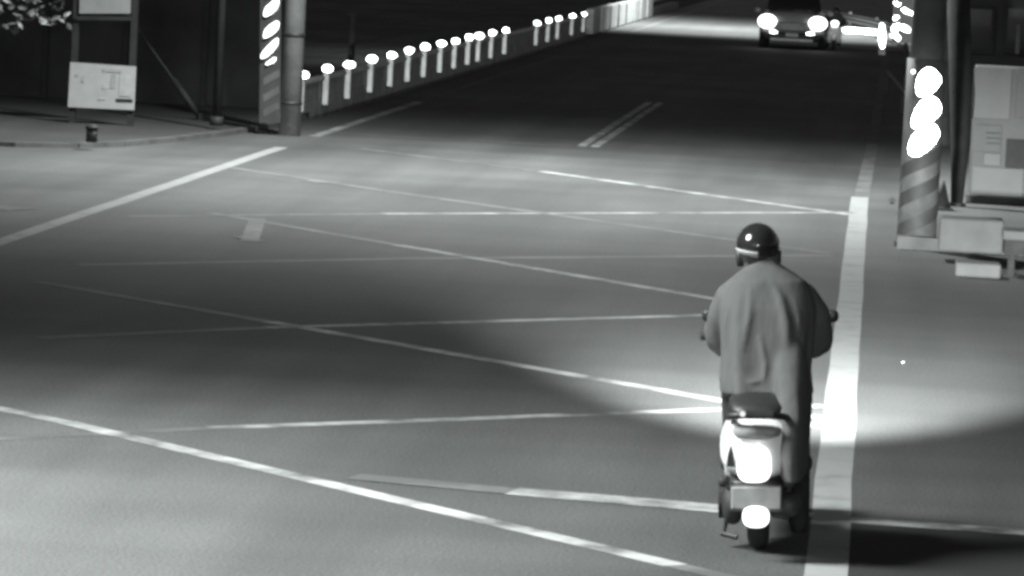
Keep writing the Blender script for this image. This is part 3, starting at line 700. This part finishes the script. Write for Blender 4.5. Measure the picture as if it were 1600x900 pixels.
    for sx in (-1, 1): obj('ear_pad', L([(sx*.088+.008, .35, 1.285, .03, .05), (sx*.09+.008, .35, 1.31, .04, .08), (sx*.09+.008, .35, 1.36, .04, .1)], n=12, axis='z'), m_black, hl, smooth=True)
    # face and ears under the helmet
    fc = obj('face', L([(.01, .395, 1.27, .06, .07), (.01, .40, 1.29, .10, .09), (.01, .40, 1.33, .12, .11), (.01, .40, 1.37, .125, .11)], n=20, axis='z'), m_skin, o, smooth=True)
    obj('nose', L([(.01, .458, 1.322, .03, .03), (.01, .462, 1.332, .032, .034), (.01, .45, 1.36, .018, .018)], n=10, axis='z'), m_skin, fc, smooth=True)
    obj('mouth', B(-.015, .035, .449, .455, 1.303, 1.309), m_trous, fc)
    for sx in (-1, 1): obj('eye', disc(Vector((.01+sx*.03, .452, 1.36)), (0, 1, 0), .012, .006, .003, 10), m_ink, fc)
    for sx in (-1, 1):
        obj('shoe', L([(sx*.18+.02, .335, .50, .06, .08), (sx*.18+.02, .335, .55, .09, .10), (sx*.18+.02, .325, .65, .095, .08), (sx*.185+.02, .32, .76, .08, .06), (sx*.185+.02, .315, .79, .04, .03)], n=16), m_black, o, smooth=True)
        obj('glove_cuff', T([(sx*.258, .68, .957), (sx*.26, .73, .966)], [.042, .038], 14), m_glove, o, smooth=True)
    fc.location.x = -.022
    for c_ in kids(hl):
        if not c_.name.startswith('helmet_band'): c_.location.x = -.024
    obj('boot_leg', L([(.19, .12, .07, .07, .16), (.19, .10, .12, .10, .15), (.19, .12, .24, .105, .15), (.19, .3, .33, .1, .14), (.19, .5, .46, .09, .11)], n=14, axis='z'), m_trous, o, smooth=True)
    return o
SC = G(1185, 857)
lean = -math.atan(.05)
scooter(SC, 'scooter with a white tail and glowing tail lamp ridden away from the camera', lean)
rider(SC, 'rider in a long grey raincoat and dark helmet seen from behind on the scooter', lean).scale = (1, 1, 1.035)
# its headlamp throws the pool of light on the road ahead
HL = SC+Vector((-.02, 1.06, .9))
hl_ = light('scooter_headlight', 'SPOT', HL, 50000, aim=(SC.x+.1, HL.y+8.8, 0), spot_size=R(19), spot_blend=1.0, shadow_soft_size=.12)
hl_.scale = (1.9, 1, 1)
# second scooter beside the car, coming towards us
p = G(1302, 79)
sc2 = scooter((p.x, p.y+1.22, 0), 'small oncoming scooter with one glaring headlamp right of the dark car', 0, math.pi)
sc2.scale = (1, 1, .8)
rider((p.x, p.y+1.22, 0), 'oncoming rider in a pale coat just right of the dark car', 0, math.pi).scale = (1, 1, .8)

# a pale pebble on the shoulder
p = G(1411, 567)
bm = bmesh.new(); bmesh.ops.create_icosphere(bm, subdivisions=2, radius=.007)
for v in bm.verts: v.co = Vector((v.co.x*1.3, v.co.y, v.co.z*.7))*random.uniform(.88, 1.1)+Vector((p.x, p.y, .004))
tag(obj('pebble', bm, m_post, smooth=True), 'tiny pale pebble on the bare road right of the white edge line', 'stone')
